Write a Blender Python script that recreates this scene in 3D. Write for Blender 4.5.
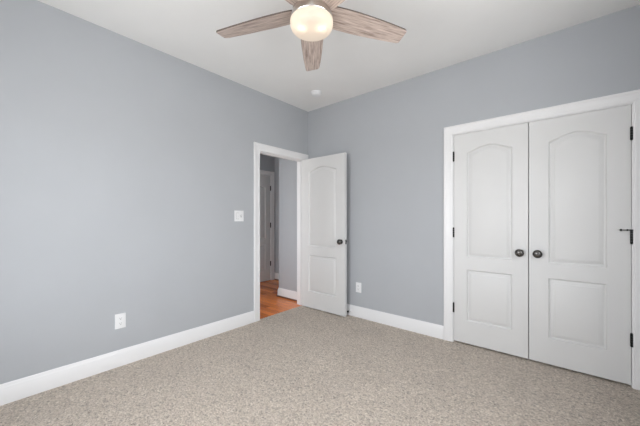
import bpy, bmesh, math, random
from mathutils import Vector, Matrix
random.seed(4)
S = bpy.context.scene
for o in list(bpy.data.objects):
    bpy.data.objects.remove(o)
COL = S.collection
R = math.radians

# ------------------------------------------------------------------ camera
cd = bpy.data.cameras.new('camera')
cam = bpy.data.objects.new('camera', cd)
COL.objects.link(cam)
cam.location = (2.8245, -3.0549, 1.215)
cam.rotation_euler = (R(90), 0, R(40.4))
cd.sensor_fit = 'HORIZONTAL'
cd.sensor_width = 36
cd.lens = 291.4 / 640 * 36
cd.shift_y = 6.0 / 640
cd.clip_start = 0.03
S.camera = cam

# ------------------------------------------------------------------ world, daylight, exposure
W = bpy.data.worlds.new('world')
S.world = W
W.use_nodes = True
wn, wl = W.node_tree.nodes, W.node_tree.links
wn.clear()
wo = wn.new('ShaderNodeOutputWorld')
wb = wn.new('ShaderNodeBackground')
tc = wn.new('ShaderNodeTexCoord')
sx = wn.new('ShaderNodeSeparateXYZ')
rp = wn.new('ShaderNodeValToRGB')
wl.new(tc.outputs['Generated'], sx.inputs[0])
wl.new(sx.outputs['Z'], rp.inputs[0])
rp.color_ramp.elements[0].position = 0.0
rp.color_ramp.elements[0].color = (0.74, 0.74, 0.74, 1)     # sunlit ground outside
rp.color_ramp.elements[1].position = 0.04
rp.color_ramp.elements[1].color = (0.91, 0.93, 0.96, 1)      # bright overcast sky
wl.new(rp.outputs[0], wb.inputs[0])
wb.inputs[1].default_value = 9.9
wl.new(wb.outputs[0], wo.inputs[0])
S.view_settings.view_transform = 'Standard'
S.view_settings.look = 'None'
S.view_settings.gamma = 1.0
S.view_settings.exposure = 0.0
S.view_settings.use_curve_mapping = False

def portal(name, loc, rot, sxy):
    l = bpy.data.lights.new(name, 'AREA')
    l.shape = 'RECTANGLE'
    l.size, l.size_y = sxy
    l.cycles.is_portal = True
    o = bpy.data.objects.new(name, l)
    o.location = loc
    o.rotation_euler = rot
    COL.objects.link(o)
    return o

# window openings (a0, a1, z0, z1)
WE = (-2.75, -1.25, 0.85, 2.20)      # east wall, along y
WR = (0.80, 2.50, 0.60, 2.10)       # rear wall, along x; unseen window added to brighten the closet wall
WH = (-1.35, -0.30, 0.80, 2.10)     # hall end, along x; unseen window added to light the hall
XR, YR, HZ = 3.36, -3.60, 2.743
HX, HN, HS = -1.68, 0.825, -2.30
portal('daylight_east', (XR + .13, (WE[0] + WE[1]) / 2, (WE[2] + WE[3]) / 2), (0, R(90), 0), (WE[3] - WE[2], WE[1] - WE[0]))
portal('fill_daylight_rear', ((WR[0] + WR[1]) / 2, YR - .13, (WR[2] + WR[3]) / 2), (R(90), 0, 0), (WR[1] - WR[0], WR[3] - WR[2]))  # daylight portal of the added rear window
portal('fill_daylight_hall', ((WH[0] + WH[1]) / 2, HS - .13, (WH[2] + WH[3]) / 2), (R(90), 0, 0), (WH[1] - WH[0], WH[3] - WH[2]))  # daylight portal of the added hall window

# ------------------------------------------------------------------ materials
def new_mat(name):
    m = bpy.data.materials.new(name)
    m.use_nodes = True
    nt = m.node_tree
    return m, nt, nt.nodes['Principled BSDF']

def coords(nt, scale=(1, 1, 1), rot=(0, 0, 0)):
    t = nt.nodes.new('ShaderNodeTexCoord')
    mp = nt.nodes.new('ShaderNodeMapping')
    mp.inputs['Scale'].default_value = scale
    mp.inputs['Rotation'].default_value = rot
    nt.links.new(t.outputs['Object'], mp.inputs[0])
    return mp.outputs[0]

def noise(nt, vec, scale, detail=3, rough=.55):
    n = nt.nodes.new('ShaderNodeTexNoise')
    n.inputs['Scale'].default_value = scale
    n.inputs['Detail'].default_value = detail
    n.inputs['Roughness'].default_value = rough
    nt.links.new(vec, n.inputs['Vector'])
    return n.outputs['Fac']

def ramp(nt, fac, stops):
    r = nt.nodes.new('ShaderNodeValToRGB')
    e = r.color_ramp.elements
    while len(e) < len(stops):
        e.new(0.5)
    for k, (p, c) in enumerate(stops):
        e[k].position = p
        e[k].color = (c[0], c[1], c[2], 1)
    nt.links.new(fac, r.inputs[0])
    return r.outputs[0]

def bump(nt, bsdf, h, strength, dist):
    b = nt.nodes.new('ShaderNodeBump')
    b.inputs['Strength'].default_value = strength
    b.inputs['Distance'].default_value = dist
    nt.links.new(h, b.inputs['Height'])
    nt.links.new(b.outputs[0], bsdf.inputs['Normal'])

def paint(name, col, rough, bs=.08, sc=220, spec=.5):
    m, nt, b = new_mat(name)
    v = coords(nt)
    f = noise(nt, v, 2.2, 3)
    c = ramp(nt, f, [(.3, [x * .985 for x in col]), (.7, [min(1, x * 1.015) for x in col])])
    nt.links.new(c, b.inputs['Base Color'])
    b.inputs['Roughness'].default_value = rough
    b.inputs['Specular IOR Level'].default_value = spec
    bump(nt, b, noise(nt, v, sc, 2), bs, .0015)
    return m

M = {}
M['wall'] = paint('blue_grey_wall_paint', (.455, .473, .497), .75, .10, 220, .2)
M['ceiling'] = paint('ceiling_paint', (.86, .86, .85), .85, .12, 160, .3)
M['trim'] = paint('white_trim_paint', (.83, .83, .835), .33, .03, 90)
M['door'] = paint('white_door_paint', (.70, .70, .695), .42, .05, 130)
M['plate'] = paint('white_plastic', (.84, .85, .86), .3, .0, 50)
M['hallwall'] = M['wall']

def simple(name, col, rough=.5, metal=0.0, v=.06):
    m, nt, b = new_mat(name)
    f = noise(nt, coords(nt), 60, 2)
    c = ramp(nt, f, [(.3, [x * (1 - v) for x in col]), (.7, [min(1, x * (1 + v)) for x in col])])
    nt.links.new(c, b.inputs['Base Color'])
    b.inputs['Roughness'].default_value = rough
    b.inputs['Metallic'].default_value = metal
    return m
M['bronze'] = simple('oil_rubbed_bronze', (.11, .105, .10), .24, .85)
M['black'] = simple('black_metal', (.012, .012, .012), .4, .5)
M['rubber'] = simple('black_rubber', (.015, .015, .015), .7)
M['slot'] = simple('dark_slot', (.03, .03, .03), .6)
M['shade'] = simple('painted_recess_shade', (.30, .30, .31), .6)  # grey stands in for the shadow in the switch recesses
M['steel'] = simple('steel_screw', (.55, .55, .55), .35, 1)
M['nickel'] = simple('brushed_nickel', (.62, .59, .56), .30, 1, .03)
M['dark_edge'] = simple('dark_blade_edge', (.10, .075, .06), .5)

# carpet
m, nt, b = new_mat('speckled_carpet')
v = coords(nt)
warp = nt.nodes.new('ShaderNodeTexNoise'); warp.inputs['Scale'].default_value = 55
nt.links.new(v, warp.inputs['Vector'])
mixv = nt.nodes.new('ShaderNodeMix'); mixv.data_type = 'VECTOR'; mixv.inputs[0].default_value = .03
nt.links.new(v, mixv.inputs[4]); nt.links.new(warp.outputs['Color'], mixv.inputs[5])
vo = nt.nodes.new('ShaderNodeTexVoronoi'); vo.inputs['Scale'].default_value = 88
nt.links.new(mixv.outputs[1], vo.inputs['Vector'])
n1 = noise(nt, v, 82, 4, .8)
c1 = ramp(nt, n1, [(.30, (.04, .027, .018)), (.41, (.46, .385, .32)), (.53, (.74, .645, .56)), (.64, (1, .93, .84))])
sep = nt.nodes.new('ShaderNodeSeparateColor'); nt.links.new(vo.outputs['Color'], sep.inputs[0])
c2 = ramp(nt, sep.outputs[0], [(.0, (.07, .045, .032)), (.26, (.52, .435, .365)), (.75, (.69, .60, .525)), (1, (1, .92, .84))])
mx = nt.nodes.new('ShaderNodeMix'); mx.data_type = 'RGBA'; mx.inputs[0].default_value = .40
nt.links.new(c1, mx.inputs[6]); nt.links.new(c2, mx.inputs[7])
n3 = noise(nt, v, 3.0, 3)
c3 = ramp(nt, n3, [(.3, (.97, .96, .93)), (.7, (1.06, 1.05, 1.015))])
mu = nt.nodes.new('ShaderNodeMix'); mu.data_type = 'RGBA'; mu.blend_type = 'MULTIPLY'; mu.inputs[0].default_value = 1
nt.links.new(mx.outputs[2], mu.inputs[6]); nt.links.new(c3, mu.inputs[7])
nt.links.new(mu.outputs[2], b.inputs['Base Color'])
b.inputs['Roughness'].default_value = .95
b.inputs['Specular IOR Level'].default_value = .1
b.inputs['Sheen Weight'].default_value = .25
ad = nt.nodes.new('ShaderNodeMath'); ad.operation = 'SUBTRACT'
nt.links.new(n1, ad.inputs[0]); nt.links.new(vo.outputs['Distance'], ad.inputs[1])
bump(nt, b, ad.outputs[0], .85, .016)
M['carpet'] = m

# hall hardwood: planks along x
m, nt, b = new_mat('oak_hardwood_planks')
v = coords(nt)
br = nt.nodes.new('ShaderNodeTexBrick')
br.offset = .37
br.inputs['Scale'].default_value = 1
br.inputs['Brick Width'].default_value = .9
br.inputs['Row Height'].default_value = .083
br.inputs['Mortar Size'].default_value = .0012
br.inputs['Color1'].default_value = (.40, .095, .016, 1)
br.inputs['Color2'].default_value = (.92, .28, .06, 1)
br.inputs['Mortar'].default_value = (.07, .025, .01, 1)
nt.links.new(v, br.inputs['Vector'])
g = noise(nt, coords(nt, (2.5, 45, 1)), 2.2, 5, .6)
gc = ramp(nt, g, [(.3, (.72, .66, .6)), (.7, (1.15, 1.15, 1.15))])
mu = nt.nodes.new('ShaderNodeMix'); mu.data_type = 'RGBA'; mu.blend_type = 'MULTIPLY'; mu.inputs[0].default_value = .9
nt.links.new(br.outputs['Color'], mu.inputs[6]); nt.links.new(gc, mu.inputs[7])
nt.links.new(mu.outputs[2], b.inputs['Base Color'])
b.inputs['Roughness'].default_value = .22
b.inputs['Specular IOR Level'].default_value = .4
M['oak'] = m
M['oak_trim'] = simple('oak_shoe', (.16, .055, .022), .4)

# fan blade wood
m, nt, b = new_mat('weathered_blade_wood')
g = noise(nt, coords(nt, (3.0, 38, 8)), 2.0, 6, .65)
c = ramp(nt, g, [(.30, (.20, .145, .12)), (.48, (.47, .375, .325)), (.68, (.70, .59, .53))])
nt.links.new(c, b.inputs['Base Color'])
b.inputs['Roughness'].default_value = .45
bump(nt, b, g, .1, .002)
M['blade'] = m

# opal glass of the fan light
m, nt, b = new_mat('opal_glass')
nt.nodes.remove(b)
out = nt.nodes['Material Output']
tr = nt.nodes.new('ShaderNodeBsdfTranslucent'); tr.inputs[0].default_value = (1, .93, .84, 1)
di = nt.nodes.new('ShaderNodeBsdfPrincipled'); di.inputs['Base Color'].default_value = (.55, .52, .48, 1)
di.inputs['Roughness'].default_value = .15
ms = nt.nodes.new('ShaderNodeMixShader'); ms.inputs[0].default_value = .55
nt.links.new(di.outputs[0], ms.inputs[1]); nt.links.new(tr.outputs[0], ms.inputs[2])
em = nt.nodes.new('ShaderNodeEmission'); em.inputs[0].default_value = (1, .88, .76, 1); em.inputs[1].default_value = .22
asd = nt.nodes.new('ShaderNodeAddShader')
nt.links.new(ms.outputs[0], asd.inputs[0]); nt.links.new(em.outputs[0], asd.inputs[1])
nt.links.new(asd.outputs[0], out.inputs[0])
M['opal'] = m

m, nt, b = new_mat('window_glass')
nt.nodes.remove(b)
out = nt.nodes['Material Output']
tp = nt.nodes.new('ShaderNodeBsdfTransparent')
gl = nt.nodes.new('ShaderNodeBsdfGlossy'); gl.inputs['Roughness'].default_value = .02
ms = nt.nodes.new('ShaderNodeMixShader'); ms.inputs[0].default_value = .06
nt.links.new(tp.outputs[0], ms.inputs[1]); nt.links.new(gl.outputs[0], ms.inputs[2])
nt.links.new(ms.outputs[0], out.inputs[0])
M['glass'] = m

# ------------------------------------------------------------------ helpers
def obj(name, bm, mat, parent=None, label=None, cat=None, kind=None, group=None, smooth=None):
    me = bpy.data.meshes.new(name)
    bmesh.ops.recalc_face_normals(bm, faces=bm.faces)
    bm.to_mesh(me)
    bm.free()
    for mm in (mat if isinstance(mat, (list, tuple)) else [mat]):
        me.materials.append(mm)
    if smooth is not None:
        me.polygons.foreach_set('use_smooth', [True] * len(me.polygons))
        me.set_sharp_from_angle(angle=R(smooth))
    o = bpy.data.objects.new(name, me)
    COL.objects.link(o)
    o.parent = parent
    tag(o, label, cat, kind, group)
    return o

def tag(o, label=None, cat=None, kind=None, group=None):
    if label: o['label'] = label
    if cat: o['category'] = cat
    if kind: o['kind'] = kind
    if group: o['group'] = group

def empty(name, loc, rot=(0, 0, 0), **k):
    o = bpy.data.objects.new(name, None)
    o.empty_display_size = .05
    o.location = loc
    o.rotation_euler = rot
    COL.objects.link(o)
    tag(o, **k)
    return o

def box(bm, x0, x1, y0, y1, z0, z1, mi=0):
    vs = [bm.verts.new((x, y, z)) for x in (x0, x1) for y in (y0, y1) for z in (z0, z1)]
    for q in ((0, 1, 3, 2), (4, 6, 7, 5), (0, 4, 5, 1), (2, 3, 7, 6), (0, 2, 6, 4), (1, 5, 7, 3)):
        f = bm.faces.new([vs[i] for i in q])
        f.material_index = mi
    return vs

def bevel(bm, w, seg=2):
    bmesh.ops.bevel(bm, geom=list(bm.edges), offset=w, segments=seg, affect='EDGES', profile=.6, clamp_overlap=True)

def bbox_bm(x0, x1, y0, y1, z0, z1, w=.002, seg=2):
    bm = bmesh.new()
    box(bm, x0, x1, y0, y1, z0, z1)
    bmesh.ops.recalc_face_normals(bm, faces=bm.faces)
    bevel(bm, w, seg)
    return bm

def lathe(bm, prof, n=32, mat=Matrix(), mi=0):
    """prof: (radius, height) list; closes to the axis where radius is 0"""
    rings = []
    for r, h in prof:
        if r < 1e-6:
            rings.append([bm.verts.new(mat @ Vector((0, 0, h)))])
        else:
            rings.append([bm.verts.new(mat @ Vector((r * math.cos(2 * math.pi * k / n), r * math.sin(2 * math.pi * k / n), h))) for k in range(n)])
    for a, c in zip(rings, rings[1:]):
        for k in range(n):
            k2 = (k + 1) % n
            vs = [a[k % len(a)], a[k2 % len(a)], c[k2 % len(c)], c[k % len(c)]]
            u = []
            for q in vs:
                if q not in u: u.append(q)
            if len(u) > 2:
                bm.faces.new(u).material_index = mi

def frame_matrix(origin, u, n):
    """local x -> u (in-plane), local y -> n (out of the wall), local z -> up"""
    u, n = Vector(u), Vector(n)
    m = Matrix.Identity(4)
    for r in range(3):
        m[r][0] = u[r]; m[r][1] = n[r]; m[r][2] = (0, 0, 1)[r]; m[r][3] = origin[r]
    return m

CAS = [(0, 0), (0, .008), (.003, .0105), (.010, .011), (.014, .0135), (.020, .0135), (.026, .0125), (.058, .015),
       (.064, .0165), (.069, .020), (.078, .020), (.084, .018), (.086, .013), (.086, 0)]
def casing(bm, u0, u1, z1, mat, z0=0, prof=CAS, closed=False):
    """mitred casing round the opening u0..u1, z1, seen in wall-local coordinates"""
    if closed:
        path = [((u0, z0), (-1, -1)), ((u0, z1), (-1, 1)), ((u1, z1), (1, 1)), ((u1, z0), (1, -1)), ((u0, z0), (-1, -1))]
    else:
        path = [((u0, z0), (-1, 0)), ((u0, z1), (-1, 1)), ((u1, z1), (1, 1)), ((u1, z0), (1, 0))]
    rows = [[bm.verts.new(mat @ Vector((p[0] + d[0] * a, b, p[1] + d[1] * a))) for a, b in prof] for p, d in path]
    for A, B in zip(rows, rows[1:]):
        for k in range(len(prof) - 1):
            bm.faces.new((A[k], A[k + 1], B[k + 1], B[k]))
        bm.faces.new((A[-1], A[0], B[0], B[-1]))
    if not closed:
        bm.faces.new(rows[0]); bm.faces.new(rows[-1])

BASE = [(0, 0), (.0145, 0), (.0145, .098), (.0125, .102), (.0125, .106), (.010, .112), (.0065, .121), (.006, .130), (.0035, .134), (0, .134)]
def baseboard(bm, p0, p1, n, m0=0, m1=0, prof=BASE):
    """straight run of profile between floor points; n = direction out of the wall; m = mitre at each end"""
    p0, p1, n = Vector((*p0, 0)), Vector((*p1, 0)), Vector((*n, 0))
    t = (p1 - p0).normalized()
    A = [bm.verts.new(p0 + n * a + t * (a * m0) + Vector((0, 0, h))) for a, h in prof]
    B = [bm.verts.new(p1 + n * a + t * (a * m1) + Vector((0, 0, h))) for a, h in prof]
    k = len(prof)
    for i in range(k):
        bm.faces.new((A[i], A[(i + 1) % k], B[(i + 1) % k], B[i]))
    bm.faces.new(A); bm.faces.new(B)

# ------------------------------------------------------------------ room shell
ST = 'structure'
bm = bmesh.new()
box(bm, -.02, XR + .12, YR - .12, .75, -.10, 0)
obj('floor', bm, M['carpet'], label='speckled beige and grey cut pile carpet floor of the bedroom', cat='floor', kind=ST)
bm = bmesh.new()
box(bm, HX - .12, -.022, HS - .12, HN + .12, -.10, -.002)
obj('floor', bm, M['oak'], label='glossy reddish brown hardwood floor seen through the open doorway', cat='floor', kind=ST)
bm = bmesh.new()
box(bm, HX - .12, XR + .12, YR - .12, HN + .12, HZ, HZ + .1)
obj('ceiling', bm, M['ceiling'], label='flat off-white ceiling', cat='ceiling', kind=ST)

def wall_x(name, x0, x1, ya, yb, holes, label, mat=None):
    """wall with its thickness along x, running along y, with rectangular holes (y0,y1,z0,z1)"""
    bm = bmesh.new()
    y = ya
    for (h0, h1, z0, z1) in sorted(holes):
        box(bm, x0, x1, y, h0, 0, HZ)
        if z0 > 0: box(bm, x0, x1, h0, h1, 0, z0)
        box(bm, x0, x1, h0, h1, z1, HZ)
        y = h1
    box(bm, x0, x1, y, yb, 0, HZ)
    return obj(name, bm, mat or M['wall'], label=label, cat='wall', kind=ST)

def wall_y(name, y0, y1, xa, xb, holes, label, mat=None):
    bm = bmesh.new()
    x = xa
    for (h0, h1, z0, z1) in sorted(holes):
        box(bm, x, h0, y0, y1, 0, HZ)
        if z0 > 0: box(bm, h0, h1, y0, y1, 0, z0)
        box(bm, h0, h1, y0, y1, z1, HZ)
        x = h1
    box(bm, x, xb, y0, y1, 0, HZ)
    return obj(name, bm, mat or M['wall'], label=label, cat='wall', kind=ST)

DO = (-.853, -.098, 2.033)          # bedroom door opening between jambs
CO = (1.9615, 3.1745, 2.044)        # closet opening between jambs
JT = .018
wall_x('wall_left', -.12, 0, YR - .12, 0, [(DO[0] - JT, DO[1] + JT, 0, DO[2] + JT)], 'long blue grey wall on the left holding the open doorway')
wall_y('wall_right', 0, .12, -.12 + .0, XR + .12, [(CO[0] - JT, CO[1] + JT, 0, CO[2] + JT)], 'blue grey wall on the right holding the closet doors')
wall_x('wall_window_side', XR, XR + .12, YR, 0, [WE], 'blue grey bedroom wall with a window, opposite the doorway')
wall_y('wall_rear', YR - .12, YR, 0, XR + .12, [WR], 'blue grey wall behind the viewer')
SX = -.642
# hall
bm = bmesh.new()
box(bm, SX, -.12, .02, .12, 0, HZ)
box(bm, SX, SX + .1, .12, HN, 0, HZ)
obj('wall_hall_near', bm, M['wall'], label='short blue grey wall just beyond the doorway, ending at an outside corner', cat='wall', kind=ST)
FD = (-.052, .718, 2.068)
wall_x('wall_hall_far', HX - .12, HX, HS - .12, HN + .12, [(FD[0] - JT, FD[1] + JT, 0, FD[2] + JT)], 'dim blue grey wall at the far side of the hall around a white door')
wall_y('wall_hall_end', HN, HN + .12, HX, SX + .1, [], 'shaded blue grey hall wall in the narrow gap right of the far door')
wall_y('wall_hall_rear', HS - .12, HS, HX, -.12, [WH], 'blue grey wall at the other end of the hall')
bm = bmesh.new()
box(bm, 1.6, XR + .12, .75, .85, 0, HZ)
box(bm, 1.5, 1.6, .12, .85, 0, HZ)
box(bm, XR + .02, XR + .12, .12, .75, 0, HZ)
obj('wall_closet', bm, M['wall'], label='inner walls of the closed closet', cat='wall', kind=ST)
bm = bmesh.new()
box(bm, HX - .16, HX - .121, -.4, HN + .12, -.1, HZ)  # unseen plug added to block light leaking round the far door
obj('wall_light_plug', bm, M['wall'], label='unseen plug added behind the far hall door to stop light leaking in', cat='wall', kind=ST)

# ------------------------------------------------------------------ casings and jambs (trim)
def jamb_set(bm, u0, u1, z1, mat, depth, stop=None):
    def lb(a0, a1, b0, b1, c0, c1):
        vs = box(bm, a0, a1, b0, b1, c0, c1)
        for q in vs: q.co = mat @ q.co
    lb(u0 - JT, u0, -depth, .0, 0, z1 + JT)
    lb(u1, u1 + JT, -depth, .0, 0, z1 + JT)
    lb(u0, u1, -depth, .0, z1, z1 + JT)
    if stop:
        s0, s1, t = stop
        lb(u0, u0 + t, s0, s1, 0, z1)
        lb(u1 - t, u1, s0, s1, 0, z1)
        lb(u0 + t, u1 - t, s0, s1, z1 - t, z1)

ML = frame_matrix((0, 0, 0), (0, 1, 0), (1, 0, 0))          # left wall, room side
bm = bmesh.new()
casing(bm, DO[0] - .005, DO[1] + .005, DO[2] + .005, ML)
jamb_set(bm, DO[0], DO[1], DO[2], ML, .12, (-.075, -.040, .010))
obj('trim_1', bm, M['trim'], label='white casing and jamb around the open doorway', cat='door trim', kind=ST)
bm = bmesh.new()
casing(bm, DO[0] - .005, DO[1] + .005, DO[2] + .005, frame_matrix((-.12, 0, 0), (0, 1, 0), (-1, 0, 0)))
obj('trim_2', bm, M['trim'], label='white casing on the hall side of the doorway', cat='door trim', kind=ST)
MR = frame_matrix((0, 0, 0), (1, 0, 0), (0, -1, 0))
bm = bmesh.new()
casing(bm, CO[0] - .005, CO[1] + .005, CO[2] + .005, MR)
jamb_set(bm, CO[0], CO[1], CO[2], MR, .12, (-.075, -.040, .010))
obj('trim_3', bm, M['trim'], label='white casing framing the double closet doors', cat='door trim', kind=ST)
MF = frame_matrix((HX, 0, 0), (0, 1, 0), (1, 0, 0))
bm = bmesh.new()
casing(bm, FD[0] - .005, FD[1] + .005, FD[2] + .005, MF)
jamb_set(bm, FD[0], FD[1], FD[2], MF, .12, (-.075, -.040, .010))
obj('trim_4', bm, M['trim'], label='white casing around the far hall door', cat='door trim', kind=ST)

# ------------------------------------------------------------------ baseboards
def base_obj(name, runs, label, mat=None, prof=BASE):
    bm = bmesh.new()
    for r in runs: baseboard(bm, *r, prof=prof)
    return obj(name, bm, mat or M['trim'], label=label, cat='baseboard', kind=ST, smooth=40)
base_obj('baseboard_left', [((0, YR), (0, DO[0] - .092), (1, 0), 1, 0)], 'tall white baseboard along the left wall up to the doorway')
base_obj('baseboard_right', [((.0, 0), (CO[0] - .092, 0), (0, -1))], 'white baseboard between the open door and the closet')
base_obj('baseboard_right_end', [((CO[1] + .092, 0), (XR, 0), (0, -1), 0, -1)], 'short white baseboard right of the closet casing')
base_obj('baseboard_window_side', [((XR, 0), (XR, YR), (-1, 0), 1, -1)], 'white baseboard under the window')
base_obj('baseboard_rear', [((XR, YR), (0, YR), (0, 1), 1, -1)], 'white baseboard along the rear wall')
base_obj('baseboard_hall_near', [((-.12, .02), (SX, .02), (0, -1), 0, 1), ((SX, .02), (SX, HN), (-1, 0), -1, -1)], 'white baseboard wrapping the outside corner just beyond the doorway')
base_obj('baseboard_hall_end', [((SX, HN), (HX, HN), (0, -1), 1, -1)], 'white baseboard in the shaded end of the hall')
base_obj('baseboard_hall_far', [((HX, HS), (HX, FD[0] - .092), (1, 0), 1, 0)], 'white baseboard along the far hall wall')
SHOE = [(.0145, 0), (.032, 0), (.030, .009), (.024, .015), (.0145, .018)]
base_obj('trim_5', [((-.12, .02), (SX, .02), (0, -1), 0, 1), ((SX, .02), (SX, HN), (-1, 0), -1, -1)], 'dark wood shoe moulding at the foot of the near hall baseboard', M['oak_trim'], SHOE)
base_obj('trim_6', [((SX, HN), (HX, HN), (0, -1), 1, -1)], 'dark wood shoe moulding at the end of the hall', M['oak_trim'], SHOE)

# ------------------------------------------------------------------ windows (behind and beside the camera; rear and hall ones added for light)
def window(name, mat, u0, u1, z0, z1, label):
    root = empty(name, (0, 0, 0), label=label, cat='window', kind=ST)
    def part(n, boxes, mt, par=root, w=.003):
        bm = bmesh.new()
        for bx in boxes: box(bm, *bx)
        for q in bm.verts: q.co = mat @ q.co
        return obj(n, bm, mt, par)
    f = .03
    part('window_frame', [(u0, u0 + f, -.119, 0, z0, z1), (u1 - f, u1, -.119, 0, z0, z1), (u0 + f, u1 - f, -.119, 0, z1 - f, z1), (u0 + f, u1 - f, -.119, 0, z0, z0 + f)], M['trim'])
    bm = bmesh.new()
    casing(bm, u0 + .005, u1 - .005, z1 - .005, mat, z0=z0 + .002)
    obj('window_casing', bm, M['trim'], root)
    part('window_sill', [(u0 - .1, u1 + .1, .0, .05, z0 - .022, z0 + .0)], M['trim'])
    zm = (z0 + z1) / 2
    for a, bq, dy in ((z0 + f, zm + .02, -.06), (zm - .02, z1 - f, -.10)):
        s = .045
        sash = part('sash', [(u0 + f, u0 + f + s, dy, dy + .035, a, bq), (u1 - f - s, u1 - f, dy, dy + .035, a, bq),
                      (u0 + f + s, u1 - f - s, dy, dy + .035, a, a + s), (u0 + f + s, u1 - f - s, dy, dy + .035, bq - s, bq)], M['trim'])
        part('pane', [(u0 + f + s, u1 - f - s, dy + .015, dy + .019, a + s, bq - s)], M['glass'], sash)
window('window_1', frame_matrix((XR, 0, 0), (0, 1, 0), (-1, 0, 0)), *WE, 'white framed window in the wall opposite the doorway')
window('fill_window_rear', frame_matrix((0, YR, 0), (1, 0, 0), (0, 1, 0)), *WR, 'unseen white framed window added in the rear wall to brighten the closet wall')
window('fill_window_hall', frame_matrix((0, HS, 0), (1, 0, 0), (0, 1, 0)), *WH, 'unseen white framed window added at the other end of the hall to light it')

# ------------------------------------------------------------------ doors
PPROF = [(0, 0), (.001, .0020), (.007, .0130), (.010, .0145), (.014, .0145), (.018, .0120), (.032, .0050), (.037, .0040), (.0385, .0012), (.041, .0006)]

def outline(x0, x1, z0, zs, rise, off=0, n=28):
    """panel outline, counter-clockwise, inset by off; the top rises in an eyebrow arch"""
    x0 += off; x1 -= off; z0 += off
    pts = [(x0, z0), (x1, z0)]
    if rise <= 0:
        return pts + [(x1, zs - off), (x0, zs - off)]
    xc = (x0 + x1) / 2; hw = (x1 - x0) / 2
    for k in range(n + 1):
        t = 1 - 2 * k / n
        a = min(1, abs(t) / .97)
        pts.append((xc + hw * t, zs - off * 1.03 + rise * (.6 * (1 - a * a) + .4 * (.5 + .5 * math.cos(math.pi * a)))))
    return pts

def door(name, w, h, t, panels, loc, rotz, label, both=True, mirror=False):
    """origin at hinge bottom corner, slab x 0..w, front face at y=0 (facing -y), back at y=t"""
    sgn = -1 if mirror else 1
    def loop(bm, pts, y):
        return [bm.verts.new((sgn * x, y, z)) for x, z in pts]
    bm = bmesh.new()
    corners = [(0, 0), (w, 0), (w, h), (0, h)]
    rect = {}
    sides = ((0, 1), (t, -1)) if both else ((0, 1),)
    for y in (0, t):
        rv = loop(bm, corners, y)
        rect[y] = rv
        es = [bm.edges.new((rv[i], rv[(i + 1) % 4])) for i in range(4)]
        if y == 0 or both:
            for p in panels:
                pv = loop(bm, outline(*p), y)
                es += [bm.edges.new((pv[i], pv[(i + 1) % len(pv)])) for i in range(len(pv))]
        bmesh.ops.triangle_fill(bm, edges=es, use_beauty=True, use_dissolve=False)
    A, B = rect[0], rect[t]
    for i in range(4):
        bm.faces.new((A[i], A[(i + 1) % 4], B[(i + 1) % 4], B[i]))
    root = obj(name, bm, M['door'], label=label, cat='door', kind=ST)
    root.location = loc
    root.rotation_euler = (0, 0, rotz)
    for p in panels:
        bm = bmesh.new()
        for y, d in sides:
            prev = None
            for off, dep in PPROF:
                cur = loop(bm, outline(*p, off=off), y + d * dep)
                if prev:
                    n = len(cur)
                    for i in range(n):
                        bm.faces.new((prev[i], prev[(i + 1) % n], cur[(i + 1) % n], cur[i]))
                prev = cur
            bm.faces.new(prev)
        # orient normals outwards: front faces -y, back faces +y
        me_o = obj('raised_panel', bm, M['door'], root, smooth=35)
    return root

def knob(parent, x, y, z, d, scale=1.0):
    """round knob on a rosette; d = -1 sticks out of the front (-y), +1 out of the back"""
    m = Matrix.Translation((x, y, z)) @ Matrix.Rotation(R(90) * (1 if d < 0 else -1), 4, 'X')
    bm = bmesh.new()
    pr = [(0, .001), (.0265, .001), (.030, .003), (.030, .005), (.026, .009), (.014, .012), (0, .012)]
    lathe(bm, pr, 32, m)
    ro = obj('rosette', bm, M['bronze'], None, smooth=40)
    bm = bmesh.new()
    pr = [(.011, .010), (.0105, .019), (.015, .0215), (.026, .0255), (.0325, .032), (.034, .039), (.031, .0475), (.022, .0535), (.011, .0565), (0, .057)]
    lathe(bm, pr, 32, m)
    kn = obj('door_knob', bm, M['bronze'], parent, label='dark bronze round knob', smooth=40)
    ro.parent = kn
    return kn

def hinge(parent, x, z, y=-.006, sx=1, r=.0080, leaf_y=None):
    """barrel of a butt hinge with its two thin leaves"""
    bm = bmesh.new()
    H = .092
    for k in range(5):
        a = z - H / 2 + k * H / 5
        lathe(bm, [(0, a + .0006), (r, a + .0006), (r, a + H / 5 - .0006), (0, a + H / 5 - .0006)], 14, Matrix.Translation((x, y, 0)))
    for e, q in ((-1, z - H / 2), (1, z + H / 2)):
        lathe(bm, [(0, q), (r * .6, q), (r * .7, q + e * .003), (0, q + e * .005)], 12, Matrix.Translation((x, y, 0)))
    box(bm, x - .0012, x + .0012, y, y + .030, z - H / 2, z + H / 2)
    return obj('hinge', bm, M['black'], parent, label='black hinge', smooth=40)

def panels_for(w, m0, m1):
    return [(m0, w - m1, .845 - .012, 1.848 - .012, .056), (m0, w - m1, .228 - .012, .722 - .012, 0)]

# open bedroom door: origin at hinge edge; the face towards the camera is y = 0
dh = 2.014
door1 = door('door_1', .737, dh, .035, panels_for(.737, .134, .134), (.008, -.1415, .017), R(.3),
             'white two panel arch top door standing open against the corner')
knob(door1, .677, 0, .916, -1)
knob(door1, .677, .035, .916, 1)
bm = bmesh.new()
box(bm, .7365, .7385, .006, .029, .916 - .028, .916 + .028)
lp = obj('latch_plate', bm, M['bronze'], door1, label='dark latch plate on the door edge')
bm = bbox_bm(.738, .746, .011, .024, .908, .925, .002)
obj('latch_bolt', bm, M['bronze'], lp)
for z in (.33, 1.07, 1.82):
    hinge(door1, -.003, z, .041)

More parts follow.
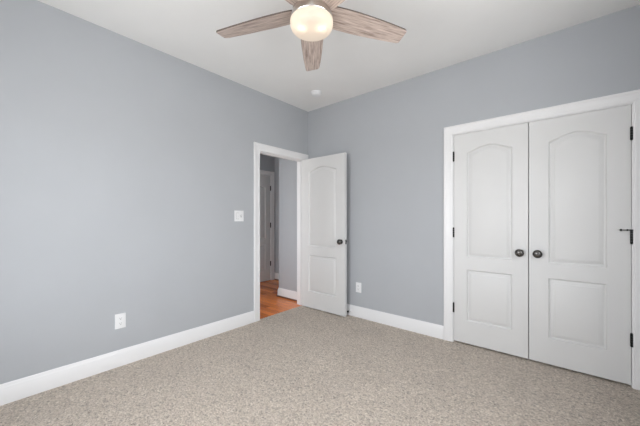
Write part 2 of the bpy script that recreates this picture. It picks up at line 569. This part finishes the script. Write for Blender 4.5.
# closet doors
cw = (CO[1] - CO[0] - .012) / 2
door2 = door('door_2', cw, 2.024, .035, panels_for(cw, .118, .115), (CO[0] + .003, .001, .017), 0, 'left leaf of the white double closet doors')
door3 = door('door_3', cw, 2.024, .035, panels_for(cw, .125, .131), (CO[1] - .003, .001, .017), 0, 'right leaf of the white double closet doors', mirror=True)
knob(door2, 2.506 - CO[0] - .003, 0, .906, -1)
knob(door3, -(CO[1] - .003 - 2.631), 0, .906, -1)
for z in (.338, 1.078, 1.826):
    hinge(door2, -.0015, z - .012)
    hg = hinge(door3, .0015, z - .012)
    if z == 1.078:
        bm = bmesh.new()
        my = Matrix.Translation((.0015, -.008, z + .040)) @ Matrix.Rotation(R(-78), 4, 'Z') @ Matrix.Rotation(R(90), 4, 'X')
        my = Matrix.Translation((.0015, -.008, z + .040)) @ Matrix.Rotation(R(-90), 4, 'Y') @ Matrix.Rotation(R(10), 4, 'X')
        lathe(bm, [(0, -.004), (.0032, -.004), (.0032, .018), (.0065, .019), (.0065, .025), (.0032, .026), (.0030, .050), (.0075, .051), (.0085, .056), (.0070, .061), (0, .063)], 14, my)
        lathe(bm, [(0, -.006), (.0095, -.006), (.0095, .004), (0, .004)], 16, Matrix.Translation((.0015, -.005, z + .040)))
        obj('hinge_pin_stop', bm, M['black'], hg, label='small black rod doorstop on the hinge pin', smooth=40)

# far hall door, closed in its casing: face at x = HX looking +x
fw = FD[1] - FD[0] - .006
door4 = door('door_4', fw, 2.060, .035, panels_for(fw, .122, .122), (HX - .001, FD[1] - .003, .004), R(90), 'white two panel door at the far side of the hall', mirror=True)
knob(door4, -(fw - .07), 0, .916, -1)
for z in (.33, 1.09, 1.82):
    hinge(door4, .002, z, r=.0105)

# door stop on the baseboard behind the open door
ds = empty('door_stop', (.744, -.0146, .066), label='small rigid doorstop with black rubber tip on the baseboard behind the open door', cat='door stop')
mm = Matrix.Rotation(R(90), 4, 'X')
bm = bmesh.new()
lathe(bm, [(0, 0), (.013, 0), (.013, .003), (.006, .006), (.0045, .010), (.0045, .052), (0, .052)], 20, mm)
obj('stop_rod', bm, M['plate'], ds, smooth=40)
bm = bmesh.new()
lathe(bm, [(0, .050), (.0105, .050), (.0125, .054), (.0125, .064), (.009, .068), (0, .069)], 20, mm)
obj('rubber_tip', bm, M['rubber'], ds, label='black rubber tip', smooth=40)

# ------------------------------------------------------------------ electrical plates
def plate_bm(w, h, mat):
    bm = bmesh.new()
    rows = []
    def rr(ww, hh, y, r=.004, n=3):
        out = []
        for cx, cz, a0 in ((ww / 2 - r, -hh / 2 + r, -90), (ww / 2 - r, hh / 2 - r, 0), (-ww / 2 + r, hh / 2 - r, 90), (-ww / 2 + r, -hh / 2 + r, 180)):
            for k in range(n + 1):
                a = R(a0 + 90 * k / n)
                out.append(bm.verts.new(mat @ Vector((cx + r * math.cos(a), y, cz + r * math.sin(a)))))
        return out
    rings = [rr(w, h, 0), rr(w, h, .003), rr(w - .004, h - .004, .0055), rr(w - .012, h - .012, .0065)]
    for A, B in zip(rings, rings[1:]):
        for i in range(len(A)):
            j = (i + 1) % len(A)
            bm.faces.new((A[i], A[j], B[j], B[i]))
    bm.faces.new(rings[0]); bm.faces.new(rings[-1])
    return bm

I4 = Matrix.Identity(4)
def root_on(name, loc, u, n, **k):
    o = empty(name, (0, 0, 0), **k)
    o.matrix_world = frame_matrix(loc, u, n)
    return o

def screw(parent, x, z, y=.0065):
    bm = bmesh.new()
    lathe(bm, [(0, y - .001), (.003, y - .001), (.003, y + .0008), (0, y + .0012)], 12, Matrix.Rotation(R(-90), 4, 'X') @ Matrix.Translation((x, 0, 0)) if False else Matrix.Translation((x, 0, z)) @ Matrix.Rotation(R(-90), 4, 'X'))
    obj('screw', bm, M['plate'], parent)

def outlet(loc, u, n, label):
    o = root_on('wall_outlet', loc, u, n, label=label, cat='outlet', group='duplex outlets low on the bedroom walls')
    obj('cover_plate', plate_bm(.078, .122, I4), M['plate'], o, smooth=30)
    for s in (-1, 1):
        bm = bmesh.new()
        cz = s * .0205
        pts = []
        for k in range(32):                                   # rounded receptacle face with flat top and bottom
            a = 2 * math.pi * k / 32
            pts.append((max(-.017, min(.017, .0185 * math.cos(a))), max(-.0135, min(.0135, .0185 * math.sin(a)))))
        A = [bm.verts.new((x, .005, cz + z)) for x, z in pts]
        B = [bm.verts.new((x, .0085, cz + z)) for x, z in pts]
        C2 = [bm.verts.new((x * .95, .009, cz + z * .95)) for x, z in pts]
        for P, Q in ((A, B), (B, C2)):
            for i in range(32):
                bm.faces.new((P[i], P[(i + 1) % 32], Q[(i + 1) % 32], Q[i]))
        bm.faces.new(C2)
        box(bm, -.0075, -.0052, .0085, .0094, cz - .001, cz + .008, 1)
        box(bm, .0052, .0075, .0085, .0094, cz - .000, cz + .007, 1)
        lathe(bm, [(0, .0085), (.0026, .0085), (.0026, .0094), (0, .0094)], 12, Matrix.Translation((0, 0, cz - .007)) @ Matrix.Rotation(R(-90), 4, 'X'), 1)
        obj('receptacle', bm, [M['plate'], M['slot']], o, label='outlet socket with dark slots')
    screw(o, 0, 0)
    return o
outlet((0, -2.288, .371), (0, 1, 0), (1, 0, 0), 'white duplex outlet low on the left wall')
outlet((.852, 0, .368), (1, 0, 0), (0, -1, 0), 'white duplex outlet low on the right wall beside the open door')

sw = root_on('light_switch', (0, -1.145, 1.249), (0, 1, 0), (1, 0, 0), label='white double light switch plate left of the doorway', cat='light switch')
obj('cover_plate', plate_bm(.120, .122, I4), M['plate'], sw, smooth=30)
bm = bmesh.new()
pts = [(.0065, -.033), (.0115, -.033), (.0075, 0), (.0095, .033), (.0065, .033)]
A = [bm.verts.new((-.0395, y, z)) for y, z in pts]; B = [bm.verts.new((-.0065, y, z)) for y, z in pts]
for i in range(5): bm.faces.new((A[i], A[(i + 1) % 5], B[(i + 1) % 5], B[i]))
bm.faces.new(A); bm.faces.new(B)
obj('rocker', bm, M['plate'], sw)
tg = obj('toggle_slot_shade', bbox_bm(.0165, .0295, .005, .0075, -.0135, .0135, .0005, 1), M['shade'], sw)  # grey block painted as the shadow around the toggle
obj('rocker_recess_shade', bbox_bm(-.0415, -.0045, .005, .0072, -.0355, .0355, .0005, 1), M['shade'], sw)  # grey surround painted as the shadow gap round the rocker
bm = bmesh.new()
A = [bm.verts.new((x, .007, z)) for x, z in ((.0195, -.004), (.0265, -.004), (.0265, .006), (.0195, .006))]
B = [bm.verts.new((x, .019, z)) for x, z in ((.0203, .004), (.0257, .004), (.0257, .010), (.0203, .010))]
for i in range(4): bm.faces.new((A[i], A[(i + 1) % 4], B[(i + 1) % 4], B[i]))
bm.faces.new(A); bm.faces.new(B)
obj('toggle', bm, M['plate'], sw)
for x in (-.023, .023):
    for z in (-.048, .048): screw(sw, x, z)

# ------------------------------------------------------------------ smoke detector
sd = empty('smoke_detector', (.512, -.405, HZ), label='small round white smoke detector on the ceiling near the corner', cat='smoke detector')
bm = bmesh.new()
lathe(bm, [(0, 0), (.066, 0), (.066, -.010), (.062, -.012), (0, -.012)], 40)
obj('mounting_base', bm, M['plate'], sd, smooth=35)
bm = bmesh.new()
lathe(bm, [(0, -.011), (.058, -.012), (.060, -.018), (.060, -.022), (.055, -.022), (.055, -.026), (.058, -.026), (.055, -.034), (.046, -.039), (0, -.041)], 40)
obj('detector_cover', bm, M['plate'], sd, smooth=35)

# ------------------------------------------------------------------ ceiling fan
th = R(40.4)
Fv = Vector((-math.sin(th), math.cos(th), 0)); Rv = Vector((math.cos(th), math.sin(th), 0))
FC = Vector((cam.location.x, cam.location.y, 0)) + Fv * 1.75 + Rv * (-.050)
fan = empty('ceiling_fan', (FC.x, FC.y, HZ), label='five blade ceiling fan with brushed nickel body, weathered wood blades and lit opal bowl', cat='ceiling fan')
def fz(z): return z - HZ
def lobj(name, prof, mat, parent=fan, n=56, **k):
    bm = bmesh.new()
    lathe(bm, [(r, fz(z)) for r, z in prof], n)
    return obj(name, bm, mat, parent, smooth=35, **k)
lobj('canopy', [(0, HZ), (.068, HZ), (.068, 2.725), (.058, 2.700), (.030, 2.685), (0, 2.685)], M['nickel'])
lobj('downrod', [(0, 2.69), (.0125, 2.69), (.0125, 2.60), (0, 2.60)], M['nickel'])
lobj('motor_housing', [(0, 2.615), (.030, 2.613), (.060, 2.600), (.085, 2.575), (.098, 2.535), (.106, 2.500), (.114, 2.472), (0, 2.472)], M['nickel'])
lobj('light_kit_ring', [(0, 2.452), (.117, 2.452), (.120, 2.442), (.1265, 2.420), (.1270, 2.408), (.124, 2.4035), (0, 2.408)], M['nickel'])
lobj('glass_bowl', [(.118, 2.406), (.1245, 2.405), (.1280, 2.401), (.1285, 2.393), (.1275, 2.376), (.1220, 2.359), (.1120, 2.348), (.092, 2.341), (.050, 2.337), (0, 2.336)], M['opal'], label='glowing white opal glass bowl')
bulbmat, nt, b = new_mat('lamp_bulb')
b.inputs['Emission Color'].default_value = (1, .80, .58, 1)
b.inputs['Emission Strength'].default_value = 4.5
for ang in (-152, -28):
    a = th + R(ang)
    c = Vector((math.cos(a), math.sin(a))) * .066
    bm = bmesh.new()
    bmesh.ops.create_uvsphere(bm, u_segments=16, v_segments=10, radius=.019, matrix=Matrix.Translation((c.x, c.y, fz(2.362))))
    obj('bulb', bm, bulbmat, fan, smooth=60)

def blade_bm():
    bm = bmesh.new()
    # (r, lead side, trail side); lead = +y in blade space
    st = [(.092, .062, -.062), (.11, .071, -.071), (.15, .0755, -.0755), (.20, .0775, -.0775), (.27, .0780, -.0780), (.35, .0755, -.0755),
          (.43, .0715, -.0715), (.51, .0665, -.0660), (.58, .0610, -.0595), (.620, .0570, -.0550), (.634, .053, -.050), (.6400, .046, -.041)]
    top, bot = [], []
    loop = [(r, a) for r, a, c in st] + [(r, c) for r, a, c in reversed(st)]
    T = [bm.verts.new((x, y, .0045)) for x, y in loop]
    Bq = [bm.verts.new((x, y, -.0045)) for x, y in loop]
    n = len(loop)
    k = len(st)
    for q in (T, Bq):
        for i in range(k - 1):
            bm.faces.new((q[i], q[i + 1], q[n - 2 - i], q[n - 1 - i]))
    for i in range(n):
        f = bm.faces.new((T[i], T[(i + 1) % n], Bq[(i + 1) % n], Bq[i]))
        f.material_index = 1
    return bm
blade_me = None
for k in range(5):
    ang = th + R(90) + R(72 * k) + R(0.9)
    rot = Matrix.Rotation(ang, 4, 'Z')
    if blade_me is None:
        bo = obj('blade', blade_bm(), [M['blade'], M['dark_edge']], fan)
        bmk = bmesh.new()
        box(bmk, .075, .150, -.020, .020, .004, .008)
        box(bmk, .140, .215, -.030, .030, .0035, .0065)
        bevel(bmk, .001, 1)
        ir = obj('blade_bracket', bmk, M['nickel'], bo)
        blade_me, iron_me = bo.data, ir.data
    else:
        bo = bpy.data.objects.new('blade', blade_me); COL.objects.link(bo); bo.parent = fan
        ir = bpy.data.objects.new('blade_bracket', iron_me); COL.objects.link(ir); ir.parent = bo
    bo.matrix_local = Matrix.Translation((0, 0, fz(2.460))) @ rot @ Matrix.Rotation(R(1.8), 4, 'Y') @ Matrix.Rotation(R(-12), 4, 'X')
